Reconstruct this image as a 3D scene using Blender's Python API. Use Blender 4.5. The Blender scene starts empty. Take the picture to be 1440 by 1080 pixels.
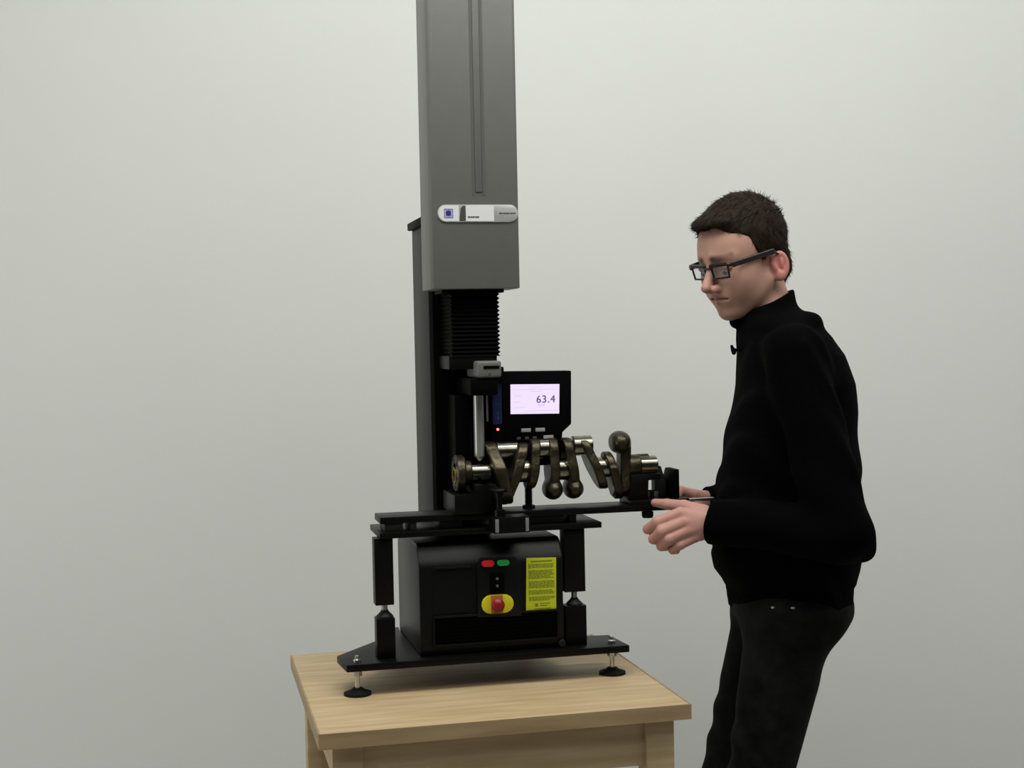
import bpy, bmesh, math, random
import numpy as np
from mathutils import Vector, Matrix
random.seed(7)
sc = bpy.context.scene
C = sc.collection

# ------------------------------------------------------------------ camera
F = 2000.0                                   # focal length in pixels of a 1440-wide frame
PITCH, ROLL = math.radians(1.75), math.radians(1.2)
CAM = Vector((0, 0, 1.43))
fw = Vector((0, math.cos(PITCH), -math.sin(PITCH)))
up0 = Vector((0, math.sin(PITCH), math.cos(PITCH)))
rt0 = Vector((1, 0, 0))
up = up0 * math.cos(ROLL) + rt0 * math.sin(ROLL)
rt = rt0 * math.cos(ROLL) - up0 * math.sin(ROLL)
cam = bpy.data.cameras.new('camera'); cam.sensor_width = 36; cam.lens = 50
camo = bpy.data.objects.new('camera', cam); C.objects.link(camo)
m = Matrix((rt, up, -fw)).transposed().to_4x4(); m.translation = CAM
camo.matrix_world = m
sc.camera = camo

# ------------------------------------------------------------------ world, lamps, exposure
w = bpy.data.worlds.new('room_world'); sc.world = w; w.use_nodes = True
w.node_tree.nodes['Background'].inputs[0].default_value = (.9, .95, 1, 1)
w.node_tree.nodes['Background'].inputs[1].default_value = 0.02

def area(name, loc, aim, sx, sy, power, col=(1, 1, .97)):
    l = bpy.data.lights.new(name, 'AREA'); l.shape = 'RECTANGLE'; l.size = sx; l.size_y = sy
    l.energy = power; l.color = col
    o = bpy.data.objects.new(name, l); C.objects.link(o); o.location = loc
    o.rotation_euler = (Vector(aim) - Vector(loc)).to_track_quat('-Z', 'Y').to_euler()
    return o
area('ceiling_light_wall', (0.5, 2.1, 3.4), (0.6, 3.7, 1.0), 3.4, 1.0, 74)
area('added_low_light_left', (-3.4, 1.9, 1.3), (0.0, 3.9, 0.2), 1.0, 1.4, 20)  # unseen low side light, added to brighten the lower left of the wall
area('ceiling_light_room', (0.4, 0.6, 3.4), (0.3, 3.0, 1.0), 3.0, 0.8, 17)
sc.view_settings.view_transform = 'Standard'
sc.view_settings.look = 'None'
sc.view_settings.exposure = 0.17
sc.view_settings.gamma = 1.0
sc.view_settings.use_curve_mapping = False

# ------------------------------------------------------------------ materials
def mat(name, col, rough=.5, metal=0.0, spec=.5, emit=None, noise=None, bump=None):
    """noise = (scale, amount) varies the colour; bump = (scale, strength)"""
    M = bpy.data.materials.new(name); M.use_nodes = True
    nt = M.node_tree; b = nt.nodes['Principled BSDF']
    b.inputs['Base Color'].default_value = (*col, 1)
    b.inputs['Roughness'].default_value = rough
    b.inputs['Metallic'].default_value = metal
    b.inputs['Specular IOR Level'].default_value = spec
    if emit:
        b.inputs['Emission Color'].default_value = (*emit[0], 1); b.inputs['Emission Strength'].default_value = emit[1]
    tc = nt.nodes.new('ShaderNodeTexCoord')
    if noise:
        n = nt.nodes.new('ShaderNodeTexNoise'); n.inputs['Scale'].default_value = noise[0]; n.inputs['Detail'].default_value = 6
        nt.links.new(tc.outputs['Object'], n.inputs['Vector'])
        r = nt.nodes.new('ShaderNodeValToRGB')
        r.color_ramp.elements[0].position = .3; r.color_ramp.elements[1].position = .7
        a = noise[1]
        r.color_ramp.elements[0].color = (*[c * (1 - a) for c in col], 1)
        r.color_ramp.elements[1].color = (*[min(1, c * (1 + a)) for c in col], 1)
        nt.links.new(n.outputs['Fac'], r.inputs['Fac']); nt.links.new(r.outputs['Color'], b.inputs['Base Color'])
    if bump:
        n = nt.nodes.new('ShaderNodeTexNoise'); n.inputs['Scale'].default_value = bump[0]; n.inputs['Detail'].default_value = 5
        nt.links.new(tc.outputs['Object'], n.inputs['Vector'])
        bp = nt.nodes.new('ShaderNodeBump'); bp.inputs['Strength'].default_value = bump[1]; bp.inputs['Distance'].default_value = .01
        nt.links.new(n.outputs['Fac'], bp.inputs['Height']); nt.links.new(bp.outputs['Normal'], b.inputs['Normal'])
    return M
MT = dict(
    wall=mat('painted_wall', (.74, .755, .725), .8, noise=(1.6, .018), bump=(60, .03)),
    ceiling=mat('white_ceiling', (.75, .75, .73), .9),
    floor=mat('concrete_floor', (.42, .42, .40), .6, noise=(3, .12)),
    black=mat('black_painted_steel', (.0018, .0018, .0018), .42, spec=.2, bump=(300, .03)),
    blackflat=mat('matt_black_plastic', (.0008, .0008, .0009), .6, spec=.06),
    rubber=mat('black_rubber', (.006, .006, .006), .7, spec=.2),
    cabinet=mat('charcoal_powder_coat', (.0022, .0030, .0027), .40, spec=.28, bump=(500, .04)),
    grey=mat('grey_enamel', (.152, .152, .139), .42, spec=.35, noise=(40, .03)),
    grooveshade=mat('grey_groove_shade', (.10, .10, .092), .5),  # darker copy of the grey enamel, groove shade put into the colour
    darkgrey=mat('dark_grey_enamel', (.013, .0135, .012), .5, spec=.2),
    steel=mat('machined_steel', (.27, .26, .20), .2, 1.0, noise=(60, .25)),
    forged=mat('oily_forged_steel', (.060, .052, .030), .36, .8, noise=(30, .5), bump=(120, .15)),
    brass=mat('brass_bush', (.62, .40, .10), .25, 1.0),
    chrome=mat('bright_steel', (.62, .62, .60), .3, 1.0),
    rod=mat('satin_grey_rod', (.40, .40, .37), .35, .6),
    white=mat('white_badge', (.82, .82, .82), .35),
    silver=mat('silver_badge', (.52, .52, .51), .35, .2),
    blue=mat('blue_emblem', (.035, .03, .22), .4),
    blueprint=mat('blue_print', (.008, .014, .07), .4),
    printdark=mat('dark_print', (.06, .06, .06), .5),
    yellow=mat('yellow_plastic', (.72, .66, .015), .4),
    label=mat('yellow_label', (.60, .66, .02), .5),
    ink=mat('olive_ink', (.24, .28, .02), .6),
    red=mat('red_button', (.27, .003, .010), .4),
    orange=mat('orange_red_plate', (.52, .16, .04), .5),
    redlamp=mat('red_lamp', (.36, .008, .012), .35, emit=((1, .02, .03), .12)),
    greenlamp=mat('green_lamp', (.02, .28, .05), .3, emit=((.02, .6, .1), .06)),
    led=mat('lit_led', (1, .1, .08), .3, emit=((1, .10, .08), 5)),
    screen=mat('lit_screen', (.02, .02, .02), .3, emit=((.80, .68, 1.0), 1.0)),
    lcdink=mat('lcd_ink', (.10, .06, .16), .6, emit=((.30, .22, .42), .35)),
    lcdfaint=mat('lcd_faint', (.3, .25, .4), .6, emit=((.62, .52, .80), .75)),
    key=mat('grey_key', (.34, .34, .33), .5),
    darkkey=mat('dark_key', (.05, .05, .05), .5),
)

def wood(name, a, b):
    M = mat(name, a, .55); nt = M.node_tree; bs = nt.nodes['Principled BSDF']
    tc = nt.nodes.new('ShaderNodeTexCoord'); mp = nt.nodes.new('ShaderNodeMapping'); mp.inputs['Scale'].default_value = (2.5, 26, 26)
    n = nt.nodes.new('ShaderNodeTexNoise'); n.inputs['Scale'].default_value = 2.2; n.inputs['Detail'].default_value = 8
    r = nt.nodes.new('ShaderNodeValToRGB'); r.color_ramp.elements[0].position = .35; r.color_ramp.elements[1].position = .65
    r.color_ramp.elements[0].color = (*a, 1); r.color_ramp.elements[1].color = (*b, 1)
    nt.links.new(tc.outputs['Object'], mp.inputs[0]); nt.links.new(mp.outputs[0], n.inputs['Vector'])
    nt.links.new(n.outputs['Fac'], r.inputs['Fac']); nt.links.new(r.outputs[0], bs.inputs['Base Color'])
    return M
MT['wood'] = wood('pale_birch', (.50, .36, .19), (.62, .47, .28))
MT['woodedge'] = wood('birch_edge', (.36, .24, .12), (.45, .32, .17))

# ------------------------------------------------------------------ mesh helpers
YAW = math.radians(13)                        # the machine stands turned 13 degrees to the picture
CY, SY = math.cos(YAW), math.sin(YAW)
ORG = Vector((-0.26295, 2.75, 0))
def wor(u, v, w): return Vector((ORG.x + u * CY - v * SY, ORG.y + u * SY + v * CY, w))

class MB:
    """collects solids in one bmesh; coordinates are u (along the machine's front), v (depth), w (height)"""
    def __init__(s): s.bm = bmesh.new()
    def _bev(s, geo, bev, seg=2):
        if bev > 0:
            bmesh.ops.bevel(s.bm, geom=[e for e in geo if isinstance(e, bmesh.types.BMEdge)], offset=bev, segments=seg, affect='EDGES', profile=.5)
    def box(s, u0, u1, v0, v1, w0, w1, bev=0.0, seg=2):
        r = bmesh.ops.create_cube(s.bm, size=1)
        for q in r['verts']:
            q.co = Vector(((u0 + u1) / 2 + q.co.x * (u1 - u0), (v0 + v1) / 2 + q.co.y * (v1 - v0), (w0 + w1) / 2 + q.co.z * (w1 - w0)))
        es = list({e for q in r['verts'] for e in q.link_edges})
        s._bev(es, bev, seg); return s
    def prism(s, pts, axis, a0, a1, bev=0.0):
        """polygon pts extruded along axis 'u','v' or 'w'"""
        def P(p, a):
            return {'u': (a, p[0], p[1]), 'v': (p[0], a, p[1]), 'w': (p[0], p[1], a)}[axis]
        A = [s.bm.verts.new(P(p, a0)) for p in pts]; B = [s.bm.verts.new(P(p, a1)) for p in pts]
        n = len(pts); fs = [s.bm.faces.new(A), s.bm.faces.new(B[::-1])]
        for i in range(n): fs.append(s.bm.faces.new((A[i], B[i], B[(i + 1) % n], A[(i + 1) % n])))
        es = list({e for f in fs for e in f.edges}); s._bev(es, bev); return s
    def lathe(s, base, axis, prof, n=28, capped=True):
        """prof = [(distance along axis, radius)...]"""
        ax = {'u': Vector((1, 0, 0)), 'v': Vector((0, 1, 0)), 'w': Vector((0, 0, 1))}[axis] if isinstance(axis, str) else Vector(axis).normalized()
        a = ax.orthogonal().normalized(); b = ax.cross(a); base = Vector(base); rings = []
        for d, r in prof:
            rings.append([s.bm.verts.new(base + ax * d + (a * math.cos(t) + b * math.sin(t)) * r) for t in [2 * math.pi * k / n for k in range(n)]])
        for R, Q in zip(rings, rings[1:]):
            for k in range(n): s.bm.faces.new((R[k], R[(k + 1) % n], Q[(k + 1) % n], Q[k]))
        if capped: s.bm.faces.new(rings[0][::-1]); s.bm.faces.new(rings[-1])
        return s
    def cyl(s, base, axis, L, r, n=28, ch=0.0):
        pr = [(0, r), (L, r)] if ch <= 0 else [(0, r - ch), (ch, r), (L - ch, r), (L, r - ch)]
        return s.lathe(base, axis, pr, n)
    def build(s, name, m, root, smooth=True):
        bmesh.ops.recalc_face_normals(s.bm, faces=s.bm.faces)
        me = bpy.data.meshes.new(name); s.bm.to_mesh(me); s.bm.free()
        me.materials.append(MT[m] if isinstance(m, str) else m)
        if root is not None and 'o' in root:
            me.transform(Matrix.Translation(-Vector(root['o'])))
        if smooth:
            for p in me.polygons: p.use_smooth = True
            me.set_sharp_from_angle(angle=math.radians(32))
        o = bpy.data.objects.new(name, me); C.objects.link(o)
        if root is not None: o.parent = root
        return o
def tag(o, label=None, cat=None, group=None, kind=None):
    for k, q in (('label', label), ('category', cat), ('group', group), ('kind', kind)):
        if q: o[k] = q
    return o
def thing(name, o3, label, cat, group=None):
    o = bpy.data.objects.new(name, None); C.objects.link(o); o.empty_display_size = .05
    o.location = wor(*o3); o.rotation_euler = (0, 0, YAW); o['o'] = list(o3)
    return tag(o, label, cat, group)
def sub(parent, b, name, m):                  # a part of a part: same frame as its parent
    root = parent.parent; o = b.build(name, m, root); o.parent = parent; return o
def stadium(u0, u1, w0, w1, n=10):
    r = (w1 - w0) / 2; wc = (w0 + w1) / 2
    return [(u1 - r + r * math.sin(t), wc - r * math.cos(t)) for t in [math.pi * k / n for k in range(n + 1)]] + \
           [(u0 + r - r * math.sin(t), wc + r * math.cos(t)) for t in [math.pi * k / n for k in range(n + 1)]]

# ------------------------------------------------------------------ the room
def slab(name, x0, x1, y0, y1, z0, z1, m):
    b = MB(); b.box(x0, x1, y0, y1, z0, z1); o = b.build(name, m, None, False); o['kind'] = 'structure'; return o
slab('floor', -4, 4, -1.5, 4.0, -.1, 0, 'floor')
slab('wall_back', -4, 4, 3.95, 4.1, 0, 3.5, 'wall')
slab('wall_left', -4.1, -3.95, -1.5, 3.95, 0, 3.5, 'wall')
slab('wall_right', 3.95, 4.1, -1.5, 3.95, 0, 3.5, 'wall')
slab('ceiling', -4, 4, -1.5, 4.0, 3.5, 3.6, 'ceiling')
sk = MB(); sk.box(-3.95, 3.95, 3.935, 3.95, 0, .09); q = sk.build('baseboard_back', 'ceiling', None, False); q['kind'] = 'structure'

# ------------------------------------------------------------------ wooden table
T = thing('wooden_table', (.19, .1, 0), 'pale wooden work table carrying the black hardness testing machine', 'table')
MB().box(-.148, .535, -.26, .398, .722, .75, .002).build('tabletop', 'wood', T)
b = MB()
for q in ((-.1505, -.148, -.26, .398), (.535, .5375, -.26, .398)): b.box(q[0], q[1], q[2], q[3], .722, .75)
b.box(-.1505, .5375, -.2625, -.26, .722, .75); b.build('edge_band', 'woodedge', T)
for q in ((-.12, .508, -.225, -.205), (-.12, .508, .345, .365), (-.115, -.095, -.205, .345), (.483, .503, -.205, .345)):
    MB().box(*q, .632, .722, .001).build('apron', 'wood', T)
for u in (-.125, .458):
    for v in (-.235, .315):
        MB().box(u, u + .055, v, v + .055, 0, .722, .003).build('leg', 'wood', T)
for v in (-.215, .335): MB().box(-.07, .458, v, v + .02, .18, .24, .002).build('stretcher', 'wood', T)

# ------------------------------------------------------------------ support frame (base, legs, platform)
S = thing('support_frame', (.2, .1, .75), 'black steel support frame with base plate and two adjustable legs around the tester cabinet', 'stand')
MB().prism([(-.073, -.025), (.495, -.025), (.485, .085), (.40, .09), (.375, .31), (.05, .31), (.02, .19), (-.082, .065)], 'w', .800, .814, .0015).build('base_plate', 'black', S)
for (u, v) in ((-.05, .0), (.469, .012), (.08, .28), (.345, .28)):
    f = MB().cyl((u, v, .757), 'w', .043, .0048, 16).build('levelling_stud', 'chrome', S)
    sub(f, MB().lathe((u, v, .75), 'w', [(0, .027), (.005, .027), (.010, .014), (.014, .009)], 24), 'foot_pad', 'rubber')
    sub(f, MB().lathe((u, v, .787), 'w', [(0, .0095), (.012, .0095)], 6), 'nut', 'chrome')
    sub(f, MB().lathe((u, v, .814), 'w', [(0, .0075), (.004, .0075), (.006, .004), (.012, .004)], 12), 'lock_nut', 'chrome')
for (u0, u1, su, w0a, w0b) in ((-.009, .0275, .0095, .919, .893), (.373, .416, .3955, .922, .894)):
    MB().box(u0, u1, .008, .042, .814, w0b, .001).build('lower_leg', 'black', S)
    MB().box(u0 - .001, u1 - .001, .008, .042, w0a, 1.050, .001).build('upper_leg', 'black', S)
    st = MB().cyl((su, .025, w0b), 'w', w0a - w0b + .004, .0055, 18).build('adjuster_stud', 'chrome', S)
    sub(st, MB().lathe((su, .025, w0b), 'w', [(0, .0165), (.003, .0165), (.012, .0075), (.014, .0075)], 24), 'cone_nut', 'darkgrey')
    th = MB()
    for k in range(6): th.lathe((su, .025, w0b + .0145 + k * .0022), 'w', [(0, .0055), (.0008, .0066), (.0016, .0055)], 16)
    sub(st, th, 'thread', 'chrome')
MB().box(0, .449, 0, .146, 1.050, 1.0615, .001).build('platform', 'black', S)
for (u0, u1, v0) in ((.012, .048, .012), (.062, .075, .012), (.12, .165, .012), (.30, .375, .012), (.385, .40, .012)):
    MB().box(u0, u1, v0, v0 + .07, 1.0615, 1.0775, .001).build('bearing_block', 'darkgrey' if u0 in (.012, .062) else 'black', S)

# ------------------------------------------------------------------ hardness tester
H = thing('hardness_tester', (.22, .14, .814), 'tall black and grey bench hardness tester with tilted display and yellow warning label', 'testing machine')
# cabinet: the profile (v, w) is extruded across
prof = [(.0, .822), (.006, .814), (.275, .814), (.28, .822), (.28, 1.006), (.262, 1.034), (.030, 1.034), (.019, 1.029), (.004, 1.000), (.0, .990)]
b = MB(); b.prism(prof, 'u', .075, .3665, .004); cab = b.build('cabinet', 'cabinet', H)
sub(cab, MB().box(.0755, .10, -.001, .0, .835, .985), 'corner_panel', 'cabinet')
b = MB()                                      # frame around the dark opening low on the front
b.box(.100, .3545, -.006, 0, .889, .893, .001); b.box(.100, .3545, -.006, 0, .8335, .8365, .001); b.box(.100, .1035, -.006, 0, .8365, .889); b.box(.351, .3545, -.006, 0, .8365, .889)
sub(cab, b, 'vent_frame', 'cabinet')
sub(cab, MB().box(.1035, .351, -.002, .0, .8365, .889), 'vent_opening', 'blackflat')
b = MB()
for k in range(7): b.box(.106, .349, -.004, -.002, .841 + k * .007, .8425 + k * .007)
sub(cab, b, 'vent_louvre', 'blackflat')['kind'] = 'stuff'
sub(cab, MB().box(.105, .18, -.004, .0, .985, .989, .0008), 'ridge', 'cabinet')
sub(cab, MB().cyl((.361, -.006, .8225), 'v', .006, .0075, 16, .001), 'bolt', 'darkgrey')
# control plate
pl = MB(); pl.prism([(.190, .886), (.279, .884), (.279, .990), (.268, 1.002), (.198, 1.004), (.190, .992)], 'v', -.006, 0, .001); pl = pl.build('control_plate', 'darkgrey', H)
pl.data.materials[0] = MT['cabinet']
sub(pl, MB().prism(stadium(.199, .224, .986, .998), 'v', -.012, -.006, .001), 'red_lamp', 'redlamp')['label'] = 'red pilot lamp'
sub(pl, MB().prism(stadium(.230, .255, .9865, .9975), 'v', -.012, -.006, .001), 'green_lamp', 'greenlamp')['label'] = 'green pilot lamp'
sub(pl, MB().box(.215, .244, -.0075, -.006, .932, .972), 'switch_plate', 'blackflat')
for wz in (.961, .947): sub(pl, MB().cyl((.2295, -.010, wz), 'v', .003, .0028, 12), 'switch_dot', 'chrome')
es = MB().prism(stadium(.197, .262, .8925, .929), 'v', -.010, -.006, .001).build('emergency_stop_plate', 'yellow', H); es['label'] = 'yellow plate'
sub(es, MB().box(.216, .240, -.0108, -.010, .893, .9285), 'legend_square', 'orange')
sub(es, MB().lathe((.2285, -.012, .910), 'v', [(0, .012), (.004, .010)], 24), 'button_collar', 'red')
sub(es, MB().lathe((.2285, -.026, .910), 'v', [(0, .004), (.002, .009), (.006, .0128), (.010, .0128), (.014, .008)], 28), 'red_button', 'red')
# yellow warning label
lb = MB().prism([(.2915, .9975), (.3525, .9955), (.3505, .8855), (.2885, .890)][::-1], 'v', -.0012, 0).build('warning_label', 'label', H)
lb['label'] = 'yellow warning label with dense small print'
tx = MB(); rnd = random.Random(3)
y = .9885
rows = [(1, .0022)] + [(0, .0014)] * 24
tx.box(.300, .344, -.0016, -.0012, .9885, .9912)
y = .983; k = 0
while y > .911:
    k += 1
    if k in (4, 11, 17, 21): y -= .0036; continue
    x = .2945 + .0007 * rnd.random(); end = .3475 - .010 * rnd.random() * (k % 3 == 0)
    while x < end:
        l = rnd.uniform(.003, .009); tx.box(x, min(x + l, end), -.0016, -.0012, y, y + .0017); x += l + .0011
    y -= .0030
for (a, c, d) in ((.318, .338, .9045), (.318, .333, .9005), (.306, .340, .8945)): tx.box(a, c, -.0016, -.0012, d, d + .0014)
sub(lb, tx, 'printed_text', 'ink')['kind'] = 'stuff'
sub(lb, MB().cyl((.3105, -.0017, .9030), 'v', .0006, .0035, 18), 'printed_emblem', 'ink')
# rear column
MB().box(.132, .250, .150, .345, 1.034, 1.674, .003).build('column', 'darkgrey', H)
MB().box(.140, .252, .1455, .1505, 1.034, 1.60, .0005).build('column_front_cover', 'blackflat', H)
MB().box(.1235, .258, .15, .353, 1.674, 1.690, .002).build('column_cap', 'blackflat', H)
MB().box(.15, .24, .108, .15, 1.56, 2.2, .002).build('slide_block', 'blackflat', H)
# moving head
b = MB(); b.prism([(.119, 0), (.286, 0), (.2915, .0055), (.2915, .11), (.113, .11), (.113, .006)], 'w', 1.533, 2.24, .0025); hd = b.build('head_housing', 'grey', H)
hd['label'] = 'grey head housing'
for (a, c) in ((.1985, .2035), (.2185, .2245)): sub(hd, MB().box(a, c, -.0008, .0, 1.716, 2.24), 'groove_shade', 'grooveshade')  # flat strips on the face, groove shade painted as darker grey
sub(hd, MB().box(.2045, .2178, -.0022, .0, 1.722, 2.24, .0008), 'rib', 'grey')
sub(hd, MB().box(.137, .262, .02, .10, 1.526, 1.533), 'bottom_plate', 'blackflat')
bd = MB().prism(stadium(.1275, .2890, 1.6635, 1.6975), 'v', -.0025, 0, .0006).build('badge', 'silver', H); bd['label'] = 'long rounded silver and white badge'
b = MB(); b.prism([(.145 - .0155 * math.sin(t), 1.6805 + .0155 * math.cos(t)) for t in [math.pi * k / 12 for k in range(13)]] + [(.170, 1.665), (.170, 1.696)], 'v', -.003, -.0025)
sub(bd, b, 'badge_left_field', 'white')
sub(bd, MB().box(.184, .240, -.003, -.0025, 1.665, 1.696), 'badge_middle_field', 'white')
b = MB()
for (a, c, d, e) in ((-.009, .009, .0072, .009), (-.009, .009, -.009, -.0072), (-.009, -.0072, -.0072, .0072), (.0072, .009, -.0072, .0072)):
    b.box(.1495 + a, .1495 + c, -.0036, -.003, 1.6805 + d, 1.6805 + e)
b.box(.1435, .1555, -.0034, -.003, 1.6745, 1.6865)
sub(bd, b, 'square_emblem', mat('pale_blue_emblem', (.25, .25, .5), .4))
sub(bd, MB().cyl((.149, -.0036, 1.6805), 'v', .0006, .0052, 20), 'emblem_dot', 'blue')
sub(bd, MB().prism([(.171, 1.666), (.183, 1.666), (.183, 1.695), (.178, 1.695), (.174, 1.690)], 'v', -.0032, -.0025), 'black_logo_block', 'printdark')
b = MB(); x = .251
for l in (.006, .003, .005, .007, .003, .004, .005): b.box(x, x + l * .8, -.0030, -.0025, 1.6795, 1.6815); x += l
x = .188
for l in (.005, .004, .006, .003, .005): b.box(x, x + l * .8, -.0036, -.003, 1.672, 1.6745); x += l
sub(bd, b, 'badge_print', 'printdark')['kind'] = 'stuff'
# bellows under the head
b = MB(); rings = []
for k in range(33):
    wv = 1.400 + k * .00410; g = 0 if k % 2 else .0042
    rings.append([b.bm.verts.new(p) for p in ((.1585 - g, .031 - g, wv), (.2500 + g, .031 - g, wv), (.2500 + g, .149, wv), (.1585 - g, .149, wv))])
for P_, Q_ in zip(rings, rings[1:]):
    for k in range(4): b.bm.faces.new((P_[k], P_[(k + 1) % 4], Q_[(k + 1) % 4], Q_[k]))
b.bm.faces.new(rings[0][::-1]); b.bm.faces.new(rings[-1])
bl = b.build('bellows', 'blackflat', H); bl['kind'] = 'stuff'
MB().box(.150, .2475, .03, .150, 1.375, 1.402, .002).build('bellows_flange', 'black', H)
MB().box(.240, .262, .035, .12, 1.345, 1.378, .002).build('sensor_block', 'blackflat', H)
# measuring nose
nz = MB().box(.199, .2485, -.005, .10, 1.358, 1.391, .005, 3).build('nose_housing', 'grey', H); nz['label'] = 'grey nose housing'
sub(nz, MB().box(.212, .244, -.0065, -.005, 1.3755, 1.3815, .0006), 'nose_slot', 'blackflat')
sub(nz, MB().cyl((.2245, -.0065, 1.365), 'v', .002, .003, 14), 'nose_screw', 'chrome')
MB().box(.186, .2425, .0, .145, 1.323, 1.358, .004).build('clamping_nose', 'blackflat', H)
sp = MB().lathe((.2115, .05, 1.1895), 'w', [(0, .002), (.004, .006), (.010, .0105), (.1335, .0105)], 28).build('spindle', 'rod', H); sp['label'] = 'satin grey spindle'
sub(sp, MB().box(.2235, .2268, .028, .032, 1.27, 1.330), 'depth_pin', 'chrome')
MB().box(.165, .1985, .062, .146, 1.15, 1.323, .003).build('c_frame', 'blackflat', H)
# display arm and display
MB().box(.236, .30, .10, .146, 1.285, 1.33, .002).build('display_arm', 'blackflat', H)
dp = MB().prism([(.2645, 1.368), (.4085, 1.366), (.4065, 1.257), (.385, 1.242), (.383, 1.175), (.2625, 1.175)][::-1], 'v', .06, .10, .002).build('display', 'blackflat', H)
dp['label'] = 'black display panel with a lit lilac screen'
sub(dp, MB().prism([(.2805, 1.3415), (.3825, 1.3395), (.3808, 1.2795), (.2795, 1.2815)][::-1], 'v', .0588, .06), 'screen', 'screen')
def textmesh(parent, s, u, w_, size, v, m, name):
    cu = bpy.data.curves.new(name, 'FONT'); cu.body = s; cu.size = size; cu.extrude = .0002; cu.space_character = 1.12
    o = bpy.data.objects.new(name, cu); C.objects.link(o); bpy.context.view_layer.update()
    me = bpy.data.meshes.new_from_object(o.evaluated_get(bpy.context.evaluated_depsgraph_get())); bpy.data.objects.remove(o)
    me.transform(Matrix.Translation(Vector((u, v, w_)) - Vector(parent.parent['o'])) @ Matrix.Rotation(math.pi / 2, 4, 'X'))
    me.materials.clear(); me.materials.append(MT[m]); o = bpy.data.objects.new(name, me); C.objects.link(o); o.parent = parent.parent
    o.parent = parent; return o
for dx, dz in ((0, 0), (.0007, 0), (.0003, .0006)): textmesh(dp, '63.4', .3325 + dx, 1.3025 + dz, .0212, .0583, 'lcdink', 'screen_reading')
b = MB()
for q in ((.337, .341), (.3425, .3455), (.347, .351)): b.box(q[0], q[1], .0584, .0588, 1.2955, 1.2995)
sub(dp, b, 'screen_unit', 'lcdfaint')
b = MB()
for (a, c, d) in ((.284, .378, 1.3295), (.320, .346, 1.3335), (.320, .345, 1.3255), (.287, .303, 1.3175), (.287, .300, 1.3045), (.286, .309, 1.2935), (.308, .378, 1.2855), (.317, .318, 1.309)):
    b.box(a, c, .0584, .0588, d, d + .0011)
sub(dp, b, 'screen_lines', 'lcdfaint')['kind'] = 'stuff'
keys = [(.3005, .3205, 1.2440, 1.2515, 'key'), (.3300, .3500, 1.2440, 1.2515, 'key'), (.3465, .3675, 1.226, 1.2360, 'key'), (.357, .3675, 1.2105, 1.2205, 'key'),
        (.2905, .2990, 1.2285, 1.2345, 'darkkey'), (.3075, .3160, 1.2285, 1.2345, 'darkkey'), (.2905, .2990, 1.2145, 1.2205, 'darkkey'), (.3075, .3160, 1.2145, 1.2205, 'darkkey'), (.324, .3325, 1.2285, 1.2345, 'darkkey')]
for (a, c, d, e, m_) in keys: sub(dp, MB().box(a, c, .0568, .06, d, e, .0008), 'key', m_)
# blue control strip with lamps
cs = MB().box(.2405, .2635, .06, .10, 1.172, 1.372, .001).build('control_strip', 'blackflat', H)
sub(cs, MB().box(.2425, .2615, .0592, .06, 1.262, 1.352), 'blue_scale', 'blueprint')
b = MB()
for k in range(5): b.box(.2465, .258, .0588, .0592, 1.302 + k * .0095, 1.3035 + k * .0095)
b.prism([(.250, 1.281), (.2565, 1.281), (.2533, 1.2885)], 'v', .0588, .0592); b.prism([(.250, 1.277), (.2565, 1.277), (.2533, 1.2695)], 'v', .0588, .0592)
sub(cs, b, 'scale_marks', mat('pale_blue_print', (.02, .045, .12), .5))
b = MB(); b.prism([(.2465, 1.3595), (.2485, 1.3595), (.2535, 1.345), (.2515, 1.330), (.2500, 1.330), (.2515, 1.345)][::-1], 'v', .0585, .0588)
sub(cs, b, 'scale_pointer', 'darkkey')
sub(cs, MB().cyl((.2520, .057, 1.2515), 'v', .003, .0024, 16), 'status_led', 'led')

# ------------------------------------------------------------------ sliding rail with V blocks
R = thing('slide_rail', (.3, .05, 1.0775), 'long black slide rail with V block supports under the crankshaft', 'fixture')
MB().box(.003, .655, .010, .092, 1.0775, 1.0905, .001).build('rail_bar', 'black', R)
b = MB(); b.prism([(.1495, 1.0905), (.241, 1.0905), (.241, 1.138), (.232, 1.1475), (.2255, 1.1475), (.214, 1.142), (.205, 1.1475), (.191, 1.1475), (.191, 1.128), (.1495, 1.128)], 'v', .0, .128, .001)
o_ = b.build('left_v_block', 'black', R); o_.name = 'v_block'
MB().box(.515, .640, .012, .090, 1.0905, 1.0995, .001).build('end_block', 'black', R)
b = MB(); b.prism([(.512, 1.0995), (.556, 1.0995), (.556, 1.140), (.583, 1.140), (.583, 1.152), (.519, 1.152), (.519, 1.122)], 'v', .022, .078, .001); b.build('journal_cradle', 'black', R)
b = MB(); b.box(.556, .5835, .03, .034, 1.1155, 1.1180); b.box(.5655, .5715, .03, .06, 1.0995, 1.1155, .0005); b.box(.5805, .5835, .03, .06, 1.0995, 1.1155); b.build('guide_bracket', 'black', R)
e1 = MB().prism([(.5835, 1.0995), (.608, 1.0995), (.608, 1.128), (.6035, 1.142), (.597, 1.1635), (.588, 1.1635), (.5835, 1.160)], 'v', .060, .085, .001).build('end_stop', 'darkgrey', R)
MB().prism([(.608, 1.0995), (.626, 1.0995), (.626, 1.158), (.6145, 1.158), (.608, 1.136)], 'v', .030, .085, .001).build('end_stop', 'blackflat', R)
MB().box(.640, .70, .02, .032, 1.0915, 1.0975, .001).build('pull_bar', 'chrome', R)
MB().box(.620, .642, .015, .04, 1.0905, 1.0985, .001).build('pull_bar_clamp', 'blackflat', R)
MB().lathe((.556, .03, 1.0615), 'w', [(0, .010), (.004, .012), (.012, .012), (.016, .006)], 24).build('locking_knob', 'rubber', R)
cb = MB().box(.2165, .2895, -.048, -.001, 1.055, 1.0865, .0015).build('clamp_block', 'black', R)
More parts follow.
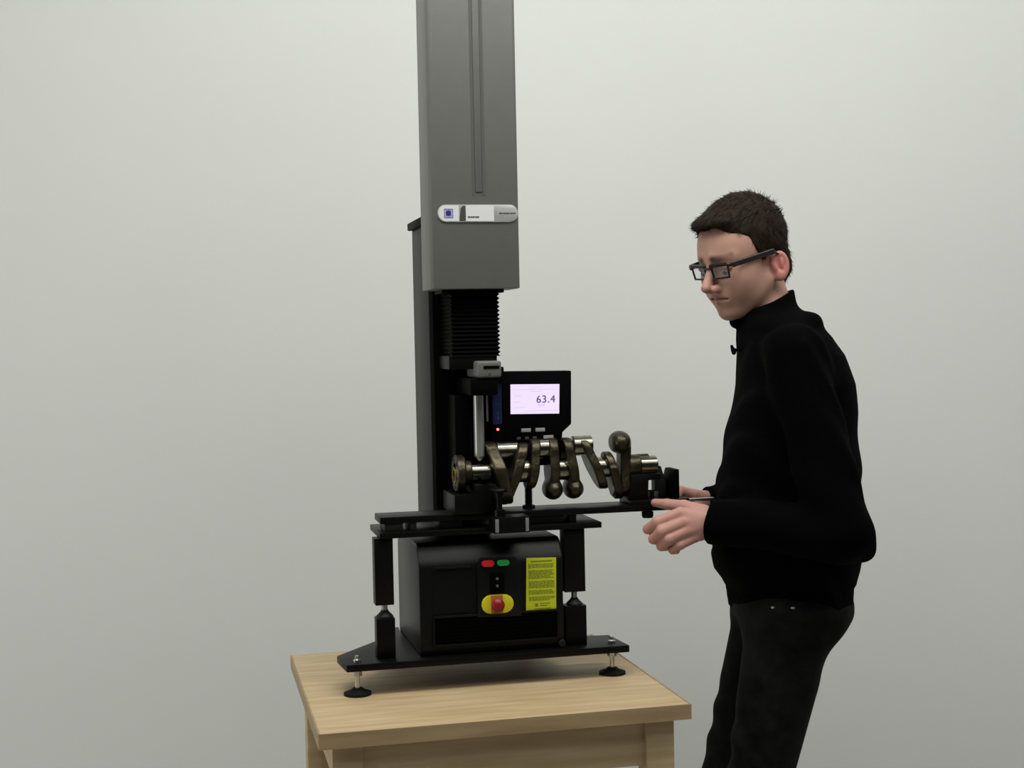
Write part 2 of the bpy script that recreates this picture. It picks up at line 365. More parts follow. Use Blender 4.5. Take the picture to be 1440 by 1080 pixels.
MB().box(.2165, .2895, -.001, .010, 1.079, 1.0865, .0005).build('clamp_tongue', 'black', R)
for (a, c) in ((.2195, .2265), (.2800, .2865)): sub(cb, MB().box(a, c, -.0495, -.048, 1.0575, 1.0835, .0006), 'silver_strip', 'rod')
kb = MB().lathe((.2335, -.024, 1.0865), 'w', [(0, .011), (.012, .011), (.014, .0062), (.030, .0058), (.042, .0085), (.046, .0085)], 24).build('clamp_screw', 'black', R)
sub(kb, MB().lathe((.2335, -.024, 1.1325), 'w', [(0, .008), (.002, .0165), (.006, .0180), (.0085, .0165), (.0090, .004)], 30), 'knob', 'black')
b = MB(); b.cyl((.311, .05, 1.0905), 'w', .056, .0068, 18)
for k in range(13): b.lathe((.311, .05, 1.0925 + k * .0039), 'w', [(0, .0068), (.0012, .0090), (.0024, .0068)], 18)
ps = b.build('support_screw', 'black', R)
sub(ps, MB().lathe((.311, .05, 1.0905), 'w', [(0, .013), (.006, .0125), (.008, .008)], 6), 'lock_nut', 'black')

# ------------------------------------------------------------------ signed distance toolbox
def surface(f, lo, hi, h, blk=8, safety=1.35):
    """mesh of f < 0 by surface nets on a narrow band"""
    lo = np.array(lo, float); hi = np.array(hi, float)
    nb = np.ceil((hi - lo) / (h * blk)).astype(int) + 1
    n = nb * blk
    bc = np.stack(np.meshgrid(*[np.arange(k) for k in nb], indexing='ij'), -1).reshape(-1, 3)
    cen = lo + (bc * blk + (blk - 1) / 2) * h
    d = f(cen.astype(np.float32))
    half = h * (blk + 1) * math.sqrt(3) / 2 * safety
    D = np.repeat(np.repeat(np.repeat(np.where(d < 0, -1, 1).reshape(nb).astype(np.float32), blk, 0), blk, 1), blk, 2)
    act = bc[np.abs(d) < half]
    loc = np.stack(np.meshgrid(*[np.arange(blk)] * 3, indexing='ij'), -1).reshape(-1, 3)
    for s in range(0, len(act), 400):
        idx = (act[s:s + 400, None, :] * blk + loc[None]).reshape(-1, 3)
        D[idx[:, 0], idx[:, 1], idx[:, 2]] = f((lo + idx * h).astype(np.float32))
    I = D < 0
    m = np.zeros(tuple(n - 1), np.int8)
    offs = [(a, b_, c) for a in (0, 1) for b_ in (0, 1) for c in (0, 1)]
    for a, b_, c in offs: m += I[a:n[0] - 1 + a, b_:n[1] - 1 + b_, c:n[2] - 1 + c]
    cells = np.argwhere((m > 0) & (m < 8))
    vid = -np.ones(tuple(n - 1), np.int32); vid[cells[:, 0], cells[:, 1], cells[:, 2]] = np.arange(len(cells))
    cor = np.array(offs); vals = np.stack([D[cells[:, 0] + o[0], cells[:, 1] + o[1], cells[:, 2] + o[2]] for o in offs], 1)
    acc = np.zeros((len(cells), 3)); cnt = np.zeros(len(cells))
    for i in range(8):
        for j in range(i + 1, 8):
            if np.abs(cor[i] - cor[j]).sum() != 1: continue
            a, b_ = vals[:, i], vals[:, j]; mk = (a < 0) != (b_ < 0)
            t = np.where(mk, a / np.where(mk, a - b_, 1), 0)
            acc += np.where(mk[:, None], cor[i] + t[:, None] * (cor[j] - cor[i]), 0); cnt += mk
    V = lo + (cells + acc / cnt[:, None]) * h
    Fs = []
    for ax in range(3):
        b1, b2 = (ax + 1) % 3, (ax + 2) % 3
        sl0 = [slice(None)] * 3; sl1 = [slice(None)] * 3; sl0[ax] = slice(0, n[ax] - 1); sl1[ax] = slice(1, n[ax])
        A, B = I[tuple(sl0)], I[tuple(sl1)]
        e = np.argwhere(A != B); e = e[(e[:, b1] > 0) & (e[:, b2] > 0) & (e[:, b1] < n[b1] - 1) & (e[:, b2] < n[b2] - 1)]
        if not len(e): continue
        sgn = A[e[:, 0], e[:, 1], e[:, 2]]
        def g(d1, d2):
            q = e.copy(); q[:, b1] -= d1; q[:, b2] -= d2; return vid[q[:, 0], q[:, 1], q[:, 2]]
        q = np.stack([g(1, 1), g(0, 1), g(0, 0), g(1, 0)], 1)
        q[~sgn] = q[~sgn][:, ::-1]; Fs.append(q)
    return V, np.concatenate(Fs)
def mesh_obj(name, V, Fq, m, parent=None):
    me = bpy.data.meshes.new(name)
    me.vertices.add(len(V)); me.vertices.foreach_set('co', V.astype(np.float32).ravel())
    me.loops.add(len(Fq) * 4); me.loops.foreach_set('vertex_index', Fq.astype(np.int32).ravel())
    me.polygons.add(len(Fq)); me.polygons.foreach_set('loop_start', np.arange(0, len(Fq) * 4, 4, dtype=np.int32))
    me.polygons.foreach_set('use_smooth', np.ones(len(Fq), bool)); me.update(calc_edges=True); me.validate()
    me.materials.append(MT[m] if isinstance(m, str) else m)
    o = bpy.data.objects.new(name, me); C.objects.link(o)
    if parent is not None: o.parent = parent
    return o
def ln(v): return np.sqrt((v * v).sum(-1))
def smin(a, b, k): h = np.clip(.5 + .5 * (b - a) / k, 0, 1); return b * (1 - h) + a * h - k * h * (1 - h)
def smax(a, b, k): return -smin(-a, -b, k)
def cap(P, a, b, ra, rb=None):
    rb = ra if rb is None else rb
    a = np.array(a, np.float32); b = np.array(b, np.float32); ab = b - a; L = (ab * ab).sum() + 1e-12
    t = np.clip(((P - a) @ ab) / L, 0, 1); return ln(P - a - t[:, None] * ab) - (ra + (rb - ra) * t)
def ell(P, c, r):
    r = np.array(r, np.float32); q = P - np.array(c, np.float32); k0 = ln(q / r); k1 = ln(q / (r * r)); return k0 * (k0 - 1) / (k1 + 1e-9)
def chain(P, pts, rs, k=.004):
    d = None
    for i in range(len(pts) - 1):
        e = cap(P, pts[i], pts[i + 1], rs[i], rs[i + 1]); d = e if d is None else smin(d, e, k)
    return d

# ------------------------------------------------------------------ crankshaft
K0 = (.38, .05, 1.167)
K = thing('crankshaft', K0, 'oily forged steel crankshaft lying across the black V block rail', 'machine part')
AV, AW = .05, 1.167
def web(u_top, u_bot, th, s_top, s_bot, r_top, r_bot, ang=0.0, lobe=0.0, mid=.021):
    """cheek plate: s is the distance from the axis along the throw; sheared so it leans like the forging"""
    ca, sa = math.cos(ang), math.sin(ang)
    def f(P):
        dv = P[:, 1] - AV; dw = P[:, 2] - AW
        s = dw * ca + dv * sa; t = dv * ca - dw * sa
        uc = u_bot + (u_top - u_bot) * (s - s_bot) / (s_top - s_bot)
        Q = np.stack([s, t], 1)
        def c2(a, b_, ra, rb):
            h_ = np.clip((Q[:, 0] - a) / (b_ - a), 0, 1); return np.sqrt((Q[:, 0] - a - h_ * (b_ - a)) ** 2 + Q[:, 1] ** 2) - (ra + (rb - ra) * h_)
        d2 = smin(c2(0, s_top, mid + .004, r_top), c2(0, s_bot, mid + .002, r_bot), .012)
        tt = th / 2 * (1 + lobe * np.clip((-s * np.sign(s_top) - .022) / .02, 0, 1))
        d3 = smax(d2, np.abs(P[:, 0] - uc) - tt, .005)
        if lobe > .5:
            ub = u_bot; d3 = smin(d3, smax(np.sqrt(((P[:, 0] - ub) / .0200) ** 2 + (t / .036) ** 2 + ((s + .040) / .0215) ** 2) * .02 - .02, np.abs(P[:, 0] - ub) - .0185, .004), .006)
        return d3
    m_ = max(abs(s_top) + r_top, abs(s_bot) + r_bot) + .012
    V, Q = surface(f, (min(u_top, u_bot) - .04, AV - m_, AW - m_), (max(u_top, u_bot) + .04, AV + m_, AW + m_), .0018)
    V = V - np.array(K0)
    return mesh_obj('web', V, Q, 'forged', K)
def jour(u0, u1, r, s=0.0, ang=0.0, name='main_journal', m='steel', fl=.0015):
    return MB().lathe((u0, AV + s * math.sin(ang), AW + s * math.cos(ang)), 'u', [(0, r - fl), (fl, r), (u1 - u0 - fl, r), (u1 - u0, r - fl)], 40).build(name, m, K)
fl = MB().lathe((.160, AV, AW), 'u', [(0, .020), (0, .034), (.002, .037), (.015, .037), (.018, .034), (.018, .018)], 48, False); 
fl.lathe((.160, AV, AW), 'u', [(0, .020), (.006, .020), (.006, .0001)], 32, False)
fl = fl.build('flange', 'forged', K)
sub(fl, MB().lathe((.1585, AV, AW - .004), 'u', [(0, .0115), (0, .0175), (.008, .0175), (.008, .0115), (0, .0115)], 32, False), 'brass_bush', 'brass')
for k in range(6):
    a = k * math.pi / 3 + .3; sub(fl, MB().cyl((.1590, AV + .028 * math.cos(a), AW + .028 * math.sin(a)), 'u', .003, .0035, 12), 'flange_bolt', 'darkgrey')
jour(.178, .192, .025, name='collar', m='forged'); jour(.192, .232, .0185)
jour(.246, .290, .0205, .040, .15, 'crank_pin'); jour(.284, .322, .0235); jour(.330, .366, .0205, .043, .0, 'crank_pin'); jour(.366, .408, .0225)
jour(.404, .444, .0205, .046, .0, 'crank_pin'); jour(.448, .484, .0215); jour(.486, .520, .0205, -.040, .0, 'crank_pin', 'forged'); jour(.520, .545, .024, name='collar', m='forged')
jour(.545, .582, .0200); jour(.540, .566, .0130, .0115, 0, 'oil_slinger', 'forged')
web(.238, .256, .026, .036, -.040, .026, .026, .25, .0, .034)
web(.290, .268, .022, .030, -.036, .027, .032, -.15, .0, .034)
web(.322, .316, .020, .036, -.012, .028, .022, .0, 0, .03)
web(.361, .361, .020, .036, -.030, .028, .022, .0, .55, .028)
web(.394, .404, .020, .036, -.030, .028, .022, .0, .55, .028)
web(.433, .458, .020, .038, -.020, .026, .024, .0, 0, .028)
web(.482, .493, .018, .006, -.038, .024, .028, .0, 0, .026)
web(.514, .512, .022, .044, -.038, .020, .024, .0, .0, .014)
V, Q = surface(lambda P: smax(ell(P, (.505, AV, AW + .050), (.0235, .034, .0235)), np.abs(P[:, 0] - .506) - .021, .006), (.47, AV - .045, AW + .01), (.55, AV + .045, AW + .09), .0018)
mesh_obj('counterweight', V - np.array(K0), Q, 'forged', K)

# ------------------------------------------------------------------ the man
def A(px, py, y):                              # point at depth y seen at that place of the frame
    d = fw + rt * ((px - 720) / F) + up * ((540 - py) / F)
    return np.array(CAM + d * (y / d.y), np.float32)
PY = 2.93
man = bpy.data.objects.new('person', None); C.objects.link(man); man.location = (.56, 2.93, 0)
tag(man, 'man with short dark hair, black glasses and black zip-neck jacket gripping the rail end', 'person')
MO = np.array((.56, 2.93, 0))
def pobj(name, f, lo, hi, h, m):
    V, Q = surface(f, lo, hi, h); return mesh_obj(name, V - MO, Q, m, man)

# head frame
PSI, TIP = math.radians(34), math.radians(17)
HO = A(1045, 364, PY)
fh = np.array((-math.cos(PSI), -math.sin(PSI), 0)); lh = np.array((math.sin(PSI), -math.cos(PSI), 0)); zz = np.array((0, 0, 1.))
hx = fh * math.cos(TIP) - zz * math.sin(TIP); hz = zz * math.cos(TIP) + fh * math.sin(TIP); hy = lh
HR = np.stack([hx, hy, hz]).astype(np.float32)   # rows
def toh(P): return (P - HO) @ HR.T
def fromh(p): return HO + np.array(p) @ HR
NB = A(1092, 480, PY)                          # root of the neck
def head_local(q):
    ay = np.stack([q[:, 0], np.abs(q[:, 1]), q[:, 2]], 1)
    d = ell(q, (-.012, 0, .043), (.096, .0745, .082))
    d = smin(d, ell(q, (.034, 0, .018), (.058, .060, .066)), .03)
    d = smin(d, ell(q, (.028, 0, -.040), (.058, .057, .066)), .03)
    d = smin(d, cap(ay, (-.004, .050, -.050), (.056, .020, -.088), .016, .017), .028)
    d = smin(d, ell(q, (.072, 0, -.0925), (.019, .020, .0165)), .018)          # chin
    d = smin(d, cap(ay, (.085, .010, .026), (.064, .044, .022), .009, .008), .014)   # brow
    d = smin(d, ell(ay, (.052, .042, -.024), (.022, .016, .020)), .03)          # cheekbone
    d = smin(d, ell(ay, (.054, .030, -.044), (.030, .023, .032)), .02)
    d = smax(d, -ell(ay, (.096, .032, .004), (.016, .018, .012)), .014)           # eye socket
    d = smin(d, ell(ay, (.0780, .031, .005), (.0135, .0160, .0095)), .003)            # lids
    d = smin(d, chain(q, [(.088, 0, .014), (.100, 0, -.008), (.116, 0, -.028)], [.0065, .0080, .0105], .004), .010)
    d = smin(d, ell(ay, (.100, .0115, -.035), (.012, .0075, .0085)), .007)
    d = smax(d, -ell(ay, (.104, .0065, -.0440), (.006, .0035, .004)), .003)
    d = smin(d, ell(q, (.078, 0, -.056), (.017, .027, .022)), .016)
    d = smin(d, cap(ay, (.0930, .0, -.0505), (.081, .022, -.0555), .0045, .002), .005)
    d = smin(d, cap(ay, (.0925, .0, -.0640), (.080, .020, -.0600), .0055, .002), .005)
    d = smax(d, -cap(ay, (.1000, .0, -.0575), (.086, .024, -.0590), .0026, .0022), .004)
    # ears
    e = ay - np.array((-.024, .0750, -.025), np.float32)
    c_, s_ = math.cos(.20), math.sin(.20); ex = e[:, 0] * c_ + e[:, 2] * s_; ez = -e[:, 0] * s_ + e[:, 2] * c_
    ey = e[:, 1] + ex * .55
    E3 = np.stack([ex, ey, ez], 1)
    ear = ell(E3, (0, .0, 0), (.0165, .0085, .0300))
    ear = smax(ear, -ell(E3, (.0015, .0105, .004), (.0108, .0105, .0200)), .003)
    ear = smin(ear, ell(E3, (-.001, .001, .004), (.0035, .0065, .014)), .003)
    ear = smin(ear, ell(E3, (.003, .001, -.0225), (.0085, .0065, .0095)), .005)
    ear = smin(ear, cap(E3, (.0130, .003, .002), (.0115, .004, -.006), .0035), .003)
    return smin(d, ear, .006)
nape = fromh((-.052, 0, -.050)); throat = fromh((-.006, 0, -.060))
def sleeve_pts(near):
    return ([A(1117, 500, 2.76), A(1183, 748, 2.69), A(999, 733, 2.80)] if near else [A(1100, 500, 3.10), A(1150, 730, 3.11), A(989, 707, 3.018)])
hands = []
def hand(wrist, kn, pip, dip, tip, thumb, rr, palm_r):
    """returns an sdf of a hand with five fingers"""
    def f(P):
        d = None
        for k_, r_ in zip(kn, rr):
            e = cap(P, wrist, k_, palm_r, r_ * 1.18); d = e if d is None else smin(d, e, .006)
        for a, b_, c, t_, r_ in zip(kn, pip, dip, tip, rr):
            e = chain(P, [a, b_, c, t_], [r_ * 1.16, r_ * 1.05, r_ * .93, r_ * .82], .003)
            d = smin(d, e, .0018)
        e = chain(P, thumb, [.015, .0125, .0105, .0085][-len(thumb):], .004); return smin(d, e, .009)
    return f
nw = A(1012, 735, 2.802)
near = hand(nw,
    [A(957, 722, 2.797), A(962, 734, 2.790), A(968, 745, 2.788), A(977, 755, 2.792)],
    [A(925, 734, 2.800), A(931, 747, 2.788), A(941, 758, 2.785), A(956, 766, 2.788)],
    [A(911, 744, 2.822), A(919, 758, 2.812), A(930, 768, 2.808), A(946, 773, 2.806)],
    [A(913, 745, 2.845), A(924, 760, 2.836), A(936, 769, 2.830), A(951, 774, 2.824)],
    [A(990, 720, 2.815), A(962, 712, 2.835), A(938, 709, 2.860), A(921, 707, 2.880)], [.0108, .0110, .0105, .0096], .0270)
farw = A(1006, 704, 3.020)
far = hand(farw,
    [A(975, 695, 2.985), A(974, 696, 3.004), A(975, 698, 3.022), A(979, 701, 3.038)],
    [A(958, 690, 2.975), A(955, 690, 2.994), A(957, 693, 3.012), A(963, 697, 3.028)],
    [A(952, 696, 2.962), A(949, 697, 2.980), A(952, 700, 2.998), A(958, 704, 3.014)],
    [A(954, 704, 2.955), A(951, 705, 2.972), A(955, 707, 2.990), A(961, 710, 3.006)],
    [A(994, 710, 3.012), A(978, 711, 2.985), A(968, 713, 2.960), A(960, 714, 2.950)], [.0095, .0098, .0093, .0084], .0175)
# legs
HIPN, KNN, ANN = A(1110, 880, 2.84), A(1062, 1125, 2.80), A(1125, 1385, 2.84)
HIPF, KNF, ANF = A(1086, 885, 3.01), A(1020, 1118, 3.03), A(1070, 1385, 3.02)
def leg_sdf(P, g):
    d = None
    for a, b_, c in ((HIPN, KNN, ANN), (HIPF, KNF, ANF)):
        e = chain(P, [a, b_, c], [.083 + g, .056 + g, .038 + g * 1.4], .02); d = e if d is None else smin(d, e, .02)
    return d
spine = [A(1112, 520, PY), A(1110, 620, PY), A(1105, 760, PY), A(1112, 850, PY)]
def body(P):
    q = toh(P); d = head_local(q)
    d = smin(d, chain(P, [(throat + nape) / 2, NB], [.049, .052], .01), .018)
    t = chain(P, [NB] + spine, [.052, .06, .085, .088, .080], .03)
    d = smin(d, t, .03)
    d = smin(d, leg_sdf(P, -.014), .015)
    for nr, fh_, hw in ((True, near, nw), (False, far, farw)):
        s_ = sleeve_pts(nr)
        a = chain(P, [s_[0], s_[1], hw], [.042, .032, .024 if nr else .018], .012); a = smin(a, cap(P, NB, s_[0], .045, .042), .02)
        d = smin(d, a, .008); d = smin(d, fh_(P), .010)
    for a in (ANN, ANF): d = smin(d, cap(P, a, a + np.array((-.12, -.01, .040 - a[2]), np.float32), .028, .024), .01)
    return d
# skin: redder lips and ears
skin = mat('skin', (.40, .235, .165), .5, spec=.35, bump=(400, .03))
nt = skin.node_tree; at_ = nt.nodes.new('ShaderNodeVertexColor'); at_.layer_name = 'tone'
nt.links.new(at_.outputs['Color'], nt.nodes['Principled BSDF'].inputs['Base Color'])
nt.nodes['Principled BSDF'].inputs['Subsurface Weight'].default_value = .12
nt.nodes['Principled BSDF'].inputs['Subsurface Radius'].default_value = (.012, .005, .003)
def head_box(m_): return HO - m_, HO + m_
V1, Q1 = surface(body, (.20, 2.58, .0), (.93, 3.26, 1.74), .0025)
bo = mesh_obj('body', V1 - MO, Q1, skin, man)
q = toh(V1.astype(np.float32)); base = np.array((.53, .300, .228)); col = np.tile(base, (len(q), 1))
def mixc(mask, c): global col; col = col * (1 - mask[:, None]) + np.array(c) * mask[:, None]
aq = np.stack([q[:, 0], np.abs(q[:, 1]), q[:, 2]], 1)
inh = (q[:, 2] > -.14) & (ln(q) < .2)
g = lambda d, w_: np.clip(1 - d / w_, 0, 1) * inh
mixc(g(cap(aq, (.097, 0, -.052), (.084, .020, -.056), .003), .004) * .7, (.40, .15, .13))
mixc(g(cap(aq, (.096, 0, -.064), (.083, .018, -.060), .003), .004) * .7, (.44, .18, .15))
mixc(g(cap(aq, (.095, .0, -.0574), (.084, .023, -.0590), .0014), .0030) * .8, (.13, .04, .035))  # line between the lips, crease shade painted into the skin tone
mixc(g(ell(aq, (-.024, .079, -.024), (.018, .016, .030)), .01) * .8, (.62, .22, .19))
mixc(g(ell(q, (.110, 0, -.034), (.014, .016, .014)), .012) * .4, (.56, .26, .21))
mixc(g(cap(aq, (.0, .052, -.060), (.070, .012, -.100), .018), .03) * .35, (.40, .235, .17))       # shaved beard
mixc(g(cap(aq, (.093, .014, .026), (.070, .046, .027), .004), .005) * .95, (.030, .016, .010))      # eyebrow
mixc(g(ell(aq, (.094, .028, .003), (.010, .012, .007)), .012) * .5, (.27, .13, .10))  # shade of the eye sockets painted into the skin tone
hnd = (V1[:, 2] < 1.25).astype(float); mixc(hnd * .5, (.60, .30, .26))
ca_ = bo.data.color_attributes.new('tone', 'FLOAT_COLOR', 'POINT')
ca_.data.foreach_set('color', np.concatenate([col, np.ones((len(col), 1))], 1).astype(np.float32).ravel())

# hair: a cap of hair plus combed strands
def wob(P, s, a): return a * (np.sin(P[:, 0] * s + 1.3) * np.sin(P[:, 1] * s * 1.13 + .4) * np.sin(P[:, 2] * s * .93 + 2.))
def hairf(P):
    q = toh(P); ay = np.abs(q[:, 1])
    d = ell(q, (-.012, 0, .043), (.101, .0800, .0925)) + wob(q, 120, .0018)
    d = smin(d, ell(q, (.056, 0, .092), (.037, .052, .020)), .014)                # fringe
    d = smin(d, ell(q, (-.058, 0, -.028), (.048, .058, .052)), .02)               # nape
    # hairline: surface z = h(x); keep what lies above
    x = q[:, 0]
    hl = np.interp(x, [-.12, -.075, -.056, -.045, -.020, -.006, .004, .016, .026, .034, .048, .062, .078, .13], [-.088, -.084, -.070, .000, .012, .006, -.004, .000, .020, .052, .066, .072, .080, .086])
    hl = hl + .006 * np.sin(ay * 90)
    return smax(d, (hl - q[:, 2]) * .8, .006)
hairm = mat('dark_brown_hair', (.0180, .0112, .0062), .6, spec=.12, noise=(120, .4))
Vh, Qh = surface(hairf, HO - .17, HO + np.array((.17, .17, .18)), .0026)
hr = mesh_obj('hair', Vh - MO, Qh, hairm, man)
rg = np.random.default_rng(5)
pick = rg.choice(len(Vh), 5200); P0 = Vh[pick].astype(np.float32)
e_ = 1e-3; nrm = np.stack([hairf(P0 + np.eye(3, dtype=np.float32)[i] * e_) - hairf(P0 - np.eye(3, dtype=np.float32)[i] * e_) for i in range(3)], 1); nrm /= ln(nrm)[:, None] + 1e-9
ql = toh(P0)
comb = np.where((ql[:, 2] > .06)[:, None], np.array((1, 0, -.2)), np.array((-.25, 0, -1.))) @ HR
dirs = comb - (comb * nrm).sum(1)[:, None] * nrm + nrm * .28 + rg.normal(0, .22, (len(P0), 3)); dirs /= ln(dirs)[:, None]
keep = (ell(ql, (-.012, 0, .045), (.103, .0805, .0925)) > -.004)
P0, dirs, nrm = P0[keep], dirs[keep], nrm[keep]; L = rg.uniform(.008, .019, len(P0))
side = np.cross(dirs, nrm); side /= ln(side)[:, None] + 1e-9; wd = .0009
a0 = P0 - nrm * .001; vs = np.stack([a0 - side * wd, a0 + side * wd, a0 + nrm * wd, a0 + dirs * L[:, None] - nrm * .0015], 1).reshape(-1, 3) - MO
n_ = len(P0); ix = np.arange(n_)[:, None] * 4; tri = np.concatenate([ix + np.array((0, 1, 3)), ix + np.array((1, 2, 3)), ix + np.array((2, 0, 3))])
me = bpy.data.meshes.new('hair_strands'); me.from_pydata(vs.tolist(), [], tri.tolist()); me.materials.append(hairm)
o = bpy.data.objects.new('hair_strands', me); C.objects.link(o); o.parent = hr; o['kind'] = 'stuff'
# eyes
eyew = mat('eye_white', (.55, .52, .50), .2); eyed = mat('dark_iris', (.015, .010, .008), .2)
for s_ in (-1, 1):
    for nm, c, r, mm in (('eye', (.0785, .031 * s_, -.0015), .0110, eyew), ('iris', (.0850, .0325 * s_, -.0050), .0056, eyed)):
        bm = bmesh.new(); bmesh.ops.create_uvsphere(bm, u_segments=20, v_segments=14, radius=r)
        me = bpy.data.meshes.new(nm); bm.to_mesh(me); bm.free(); me.materials.append(mm)
        for p in me.polygons: p.use_smooth = True
        o = bpy.data.objects.new(nm, me); C.objects.link(o); o.parent = man; o.location = fromh(c) - MO
# glasses
gl = MT['gloss'] = mat('black_glasses_frame', (.012, .009, .008), .25)
def loopf(P):
    q = toh(P); d = None
    ay = np.stack([q[:, 0], np.abs(q[:, 1]), q[:, 2]], 1)
    # rectangular rims, wrapped a little
    cs_ = [(.0985, .009, .0125), (.0935, .053, .0135), (.0935, .051, -.0135), (.0985, .012, -.0145)]
    for i in range(4):
        e = cap(ay, cs_[i], cs_[(i + 1) % 4], .0040 if i == 0 else .0021); d = e if d is None else np.minimum(d, e)
    d = np.minimum(d, cap(ay, (.1015, 0, .008), (.0985, .011, .008), .0022))
    hing = cap(ay, (.0935, .054, .011), (.089, .062, .011), .0040)
    e = ay.copy(); e[:, 2] = (e[:, 2] - .0105) * .42 + .0105
    arm = cap(e, (.089, .0635, .0105), (-.012, .0800, .0095), .0026)
    hook = cap(ay, (-.010, .0790, .009), (-.036, .074, -.010), .0022)
    return np.minimum(np.minimum(d, hing), np.minimum(arm, hook))
V, Q = surface(loopf, HO - .15, HO + .15, .0013, safety=2.4)
gls = mesh_obj('glasses', V - MO, Q, gl, man)
lens = bpy.data.materials.new('lens_glass'); lens.use_nodes = True; bs = lens.node_tree.nodes['Principled BSDF']
bs.inputs['Base Color'].default_value = (.9, .92, .95, 1); bs.inputs['Roughness'].default_value = .02; bs.inputs['Alpha'].default_value = .07
for s_ in (-1, 1):
    b = bmesh.new(); cs_ = [(.0980, .011, .012), (.0932, .051, .013), (.0932, .050, -.0125), (.0978, .013, -.0135)]
    fa = [b.verts.new(Vector(fromh((x, y_ * s_, z_)) - MO)) for x, y_, z_ in cs_]; fb = [b.verts.new(Vector(fromh((x - .0014, y_ * s_, z_)) - MO)) for x, y_, z_ in cs_]
    b.faces.new(fa); b.faces.new(fb[::-1])
    for i in range(4): b.faces.new((fa[i], fb[i], fb[(i + 1) % 4], fa[(i + 1) % 4]))
    bmesh.ops.recalc_face_normals(b, faces=b.faces); me = bpy.data.meshes.new('lens'); b.to_mesh(me); b.free(); me.materials.append(lens)
    o = bpy.data.objects.new('lens', me); C.objects.link(o); o.parent = gls

# jacket
rows = [(425, 1048, 1112, .050), (440, 1042, 1132, .080), (455, 1040, 1148, .125), (475, 1038, 1165, .160), (500, 1038, 1180, .178), (540, 1036, 1194, .180), (580, 1029, 1200, .172),
        (620, 1021, 1203, .165), (660, 1013, 1205, .162), (700, 1008, 1206, .162), (740, 1004, 1208, .162), (775, 1004, 1208, .165), (798, 1010, 1205, .165),
        (814, 1022, 1201, .158), (828, 1024, 1200, .158), (856, 1026, 1199, .158), (880, 1027, 1196, .155)]
RZ, RCX, RHX, RHY = [], [], [], []
for py, a, b_, hy_ in rows:
    p, q_ = A(a, py, PY), A(b_, py, PY); RZ.append((p[2] + q_[2]) / 2); RCX.append((p[0] + q_[0]) / 2); RHX.append((q_[0] - p[0]) / 2); RHY.append(hy_)
RZ, RCX, RHX, RHY = [np.array(t)[::-1] for t in (RZ, RCX, RHX, RHY)]
def loft(P, g=0.0, cy=PY):
    z = P[:, 2]; cx = np.interp(z, RZ, RCX); hx_ = np.interp(z, RZ, RHX) + g; hy_ = np.interp(z, RZ, RHY) + g
    X = np.abs((P[:, 0] - cx) / hx_); Y = np.abs((P[:, 1] - cy) / hy_)
    k = (X ** 2.3 + Y ** 2.3) ** (1 / 2.3); return (k - 1) * np.minimum(hx_, hy_) * .85
ZB = float(A(1110, 856, PY)[2]); ZH = float(A(1110, 816, PY)[2])
c_lo, c_hi = A(1084, 478, PY), A(1077, 400, PY)
n_pl = np.array(A(1104, 408, PY) - A(1030, 449, PY)); n_pl = np.array((-n_pl[2], 0, n_pl[0])); n_pl /= np.linalg.norm(n_pl); p_pl = A(1032, 452, PY)
def folds(P):
    return (.0035 * np.sin(P[:, 2] * 55 + 9 * np.sin(P[:, 0] * 9 + P[:, 1] * 5)) * np.clip(np.sin(P[:, 0] * 13 + P[:, 1] * 17 + P[:, 2] * 3), 0, 1)
            + .0025 * np.sin(P[:, 0] * 38 + P[:, 2] * 24 + 3 * np.sin(P[:, 2] * 11)))
def jacket(P):
    d = loft(P)
    d = smax(d, P[:, 2] - float(A(1100, 432, PY)[2]), .03)
    for nr in (True, False):
        s_ = sleeve_pts(nr); r3 = .043 if nr else .034
        a = chain(P, [s_[0], s_[1], s_[2]], [.062, .057, r3], .02)
        wr = s_[2]; ax = s_[2] - s_[1]; ax = ax / np.linalg.norm(ax); a = smax(a, (P - wr) @ ax, .003)
        d = smin(d, a, .022)
    d = smin(d, ell(P, A(1203, 770, 2.72), (.034, .04, .03)), .03)                   # slack at the elbow
    d = smin(d, ell(P, A(1140, 452, 2.87), (.02, .05, .018)), .02)
    d = d + folds(P) * np.clip((1.46 - P[:, 2]) / .05, 0, 1)
    hem = np.clip((ZH - P[:, 2]) / .01, 0, 1); d = d + hem * (.004 + .0008 * np.sin(np.arctan2(P[:, 1] - PY, P[:, 0] - .56) * 130))
    d = smax(d, ZB - P[:, 2], .004)
    # collar
    col_ = cap(P, c_lo, c_hi, .065, .054)
    col_ = smax(col_, (P - p_pl) @ n_pl.astype(np.float32), .004)
    d = smin(d, col_, .02)
    inn = cap(P, A(1080, 455, PY), A(1074, 370, PY), .045, .047); d = smax(d, -inn, .004)
    d = smin(d, ell(P, A(1034, 452, PY - .01), (.012, .02, .014)), .01)
    return d
fleece = mat('black_fleece', (.0014, .0014, .0017), .95, spec=.04, bump=(700, .25))
jk = pobj('jacket', jacket, (.20, 2.57, .80), (.86, 3.29, 1.60), .0036, fleece)
z1, z2 = A(1035, 455, PY - .03), A(1036, 560, PY - .03)
b = bmesh.new()
V, Q = surface(lambda P: smin(cap(P, A(1029, 487, PY - .02), A(1032, 496, PY - .02), .0032, .0046), cap(P, A(1040, 492, PY - .02), A(1031, 492, PY - .02), .003), .004), A(1015, 520, PY - .05), A(1050, 470, PY + .02), .0012)
zo = mesh_obj('zip_pull', V - MO, Q, 'blackflat', jk)

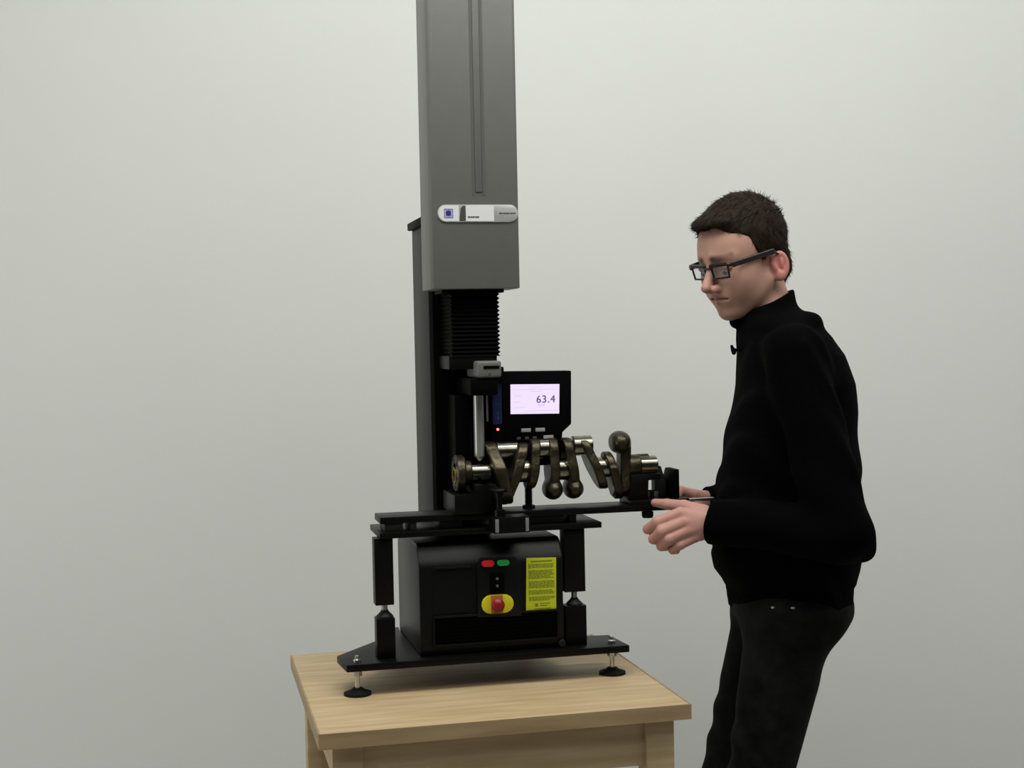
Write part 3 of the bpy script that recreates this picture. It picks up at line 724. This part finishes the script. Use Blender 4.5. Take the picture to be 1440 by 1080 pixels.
# trousers
def trous(P):
    d = smax(loft(P, -.006), P[:, 2] - ZB - .02, .004); d = smax(d, -(P[:, 2] - float(A(1110, 872, PY)[2])), .03)
    d = smin(d, leg_sdf(P, .004), .04); d = smin(d, ell(P, A(1102, 872, 2.925), (.075, .13, .085)), .03)
    d = smin(d, ell(P, A(1124, 860, PY), (.090, .15, .080)), .03)
    for a, kn in ((ANN, KNN), (ANF, KNF)):
        d = smin(d, cap(P, kn + (a - kn) * .3, a, .055, .055), .02)
    d = d + .003 * np.sin(P[:, 2] * 70 + 6 * np.sin(P[:, 0] * 14)) * np.clip(np.sin(P[:, 0] * 21 + P[:, 2] * 9), 0, 1)
    for a in (ANN, ANF): pass
    return smax(d, .075 - P[:, 2], .004)
jeans = mat('black_denim', (.0058, .0062, .0060), .85, spec=.1, noise=(25, .6), bump=(500, .2))
tr = pobj('trousers', trous, (.30, 2.66, .05), (.86, 3.20, .95), .0044, jeans)
for (px, py) in ((1087, 853.5), (1115, 854)):
    # find the cloth surface under that rivet
    ys = np.linspace(2.6, 2.95, 700); pts = np.array([A(px, py + 1, y_) for y_ in ys]); dd = np.minimum(trous(pts), jacket(pts)); k = int(np.argmax(dd < 0))
    V, Q = surface(lambda P, c=pts[k]: ell(P, c, (.0045, .002, .0028)), pts[k] - .008, pts[k] + .008, .0012)
    mesh_obj('rivet', V - MO, Q, 'chrome', tr)
for a in (ANN, ANF):
    c = np.array((a[0], a[1], 0), np.float32)
    def shoe(P, c=c):
        p = P - c; d = cap(p, (.035, 0, .052), (-.02, 0, .066), .044, .042); d = smin(d, cap(p, (-.03, 0, .045), (-.175, -.006, .036), .042, .030), .03); d = smax(d, .016 - p[:, 2], .004)
        so = smax(np.minimum(cap(p * (1, 1, .01), (.04, 0, 0), (-.175, -.006, 0), .046, .043), 9.), np.abs(p[:, 2] - .011) - .010, .003); return np.minimum(d, so)
    V, Q = surface(shoe, c - np.array((.25, .07, .01)), c + np.array((.11, .07, .13)), .0035); mesh_obj('shoe', V - MO, Q, 'rubber', man)
for o in C.objects:
    if 'o' in o: del o['o']
